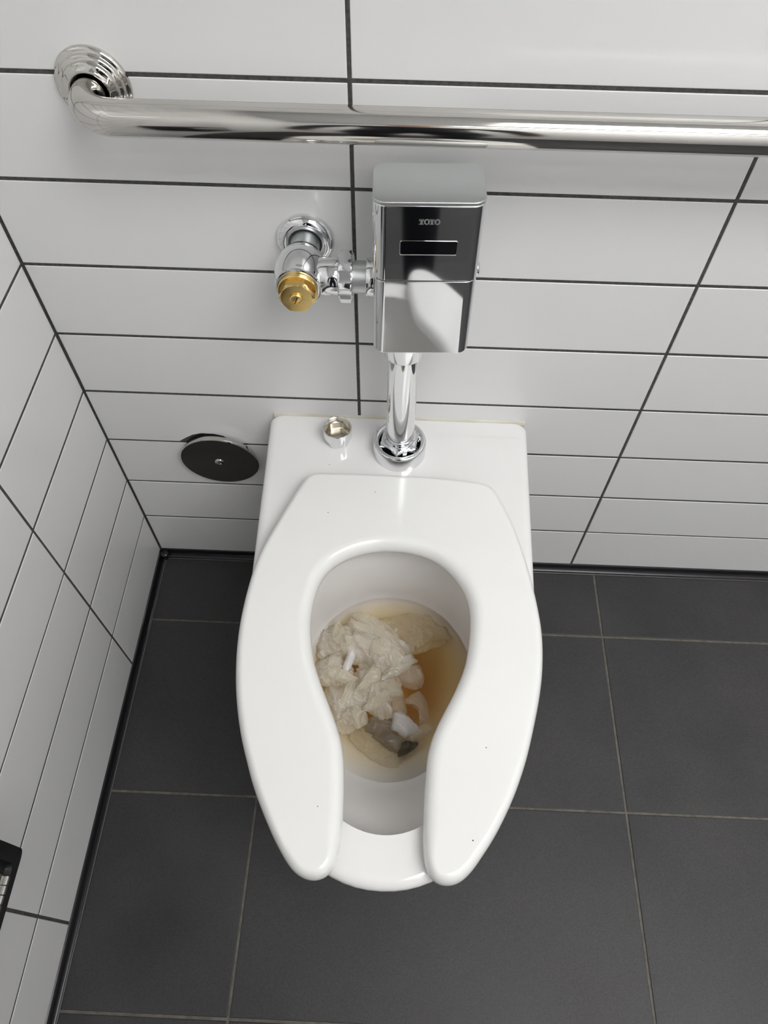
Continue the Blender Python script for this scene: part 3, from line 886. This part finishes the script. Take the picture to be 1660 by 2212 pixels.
# ------------------------------------------------------------------ person standing before the toilet (mirrored in the chrome)
M['trousers'] = mat('dark_navy_cloth', (.006, .007, .012), .85)
M['skin'] = mat('skin', (.45, .28, .2), .5)
def person():
    x, y = .47, -1.16
    V = [(x, y, .90, .135), (x, y, 1.08, .125), (x, y, 1.28, .150), (x, y, 1.40, .095), (x, y + .01, 1.47, .052), (x, y + .02, 1.56, .080), (x, y + .025, 1.66, .085)]
    E = [(0, 1), (1, 2), (2, 3), (3, 4), (4, 5), (5, 6)]
    for sx in (-1, 1):
        b = len(V)
        V += [(x + sx * .095, y, .80, .092), (x + sx * .100, y + .015, .47, .062), (x + sx * .105, y - .01, .07, .045), (x + sx * .115, y + .12, .02, .036)]
        E += [(0, b), (b, b + 1), (b + 1, b + 2), (b + 2, b + 3)]
        b = len(V)
        V += [(x + sx * .185, y, 1.36, .058), (x + sx * .245, y - .03, 1.08, .044), (x + sx * .250, y + .04, .84, .032), (x + sx * .248, y + .06, .76, .028)]
        E += [(3, b), (b, b + 1), (b + 1, b + 2), (b + 2, b + 3)]
        for f, (dx, dy, l) in enumerate(((-.03, .025, .055), (-.012, .018, .085), (.0, .004, .092), (.004, -.012, .086), (.006, -.026, .068))):
            c = len(V)
            hx, hy, hz = x + sx * .248, y + .06, .76
            V += [(hx + sx * dx, hy + dy * 1.2, hz - l * .45, .0095), (hx + sx * (dx - .008), hy + dy * 1.3 + .008, hz - l, .008)]
            E += [(b + 3, c), (c, c + 1)]
    me = bpy.data.meshes.new('person')
    me.from_pydata([v[:3] for v in V], E, [])
    o = bpy.data.objects.new('person', me); COL.objects.link(o)
    md = o.modifiers.new('skin', 'SKIN')
    for i, v in enumerate(V): me.skin_vertices[0].data[i].radius = (v[3], v[3])
    me.skin_vertices[0].data[0].use_root = True
    o.modifiers.new('sub', 'SUBSURF').levels = 2
    dg = bpy.context.evaluated_depsgraph_get()
    m2 = bpy.data.meshes.new_from_object(o.evaluated_get(dg))
    o.modifiers.clear(); o.data = m2
    m2.materials.clear()
    m2.materials.append(M['trousers']); m2.materials.append(M['skin'])
    for p in m2.polygons:
        p.use_smooth = True
        c = p.center
        p.material_index = 1 if (c.z > 1.43 or (abs(c.x - x) > .2 and c.z < .80)) else 0
    dz = ZF + .0005 - min(v.co.z for v in m2.vertices)
    for v in m2.vertices: v.co.z += dz
    return tag(o, 'person in dark navy clothes standing in front of the toilet', 'person')
person()

# ------------------------------------------------------------------ ceiling lights
def ceiling_light(x0, x1, y0, y1, label):
    t = thing('ceiling_light', label, 'ceiling light', (0, 0, 0), 'ceiling lights')
    bm = bmesh.new(); add_box(bm, x0, x1, y0, y1, RZ - .012, RZ - .0005); 
    add_box(bm, x0 - .02, x0, y0 - .02, y1 + .02, RZ - .02, RZ - .0005)
    add_box(bm, x1, x1 + .02, y0 - .02, y1 + .02, RZ - .02, RZ - .0005)
    add_box(bm, x0, x1, y0 - .02, y0, RZ - .02, RZ - .0005)
    add_box(bm, x0, x1, y1, y1 + .02, RZ - .02, RZ - .0005)
    link('frame', bm, 'frame', t)
    bm = bmesh.new(); add_box(bm, x0 + .001, x1 - .001, y0 + .001, y1 - .001, RZ - .016, RZ - .0125)
    link('diffuser', bm, 'diffuser', t)
ceiling_light(.75, 1.93, -1.50, -.70, 'wide ceiling light panel over the middle of the room')
ceiling_light(.65, 1.85, -2.05, -1.85, 'long ceiling light panel by the door')
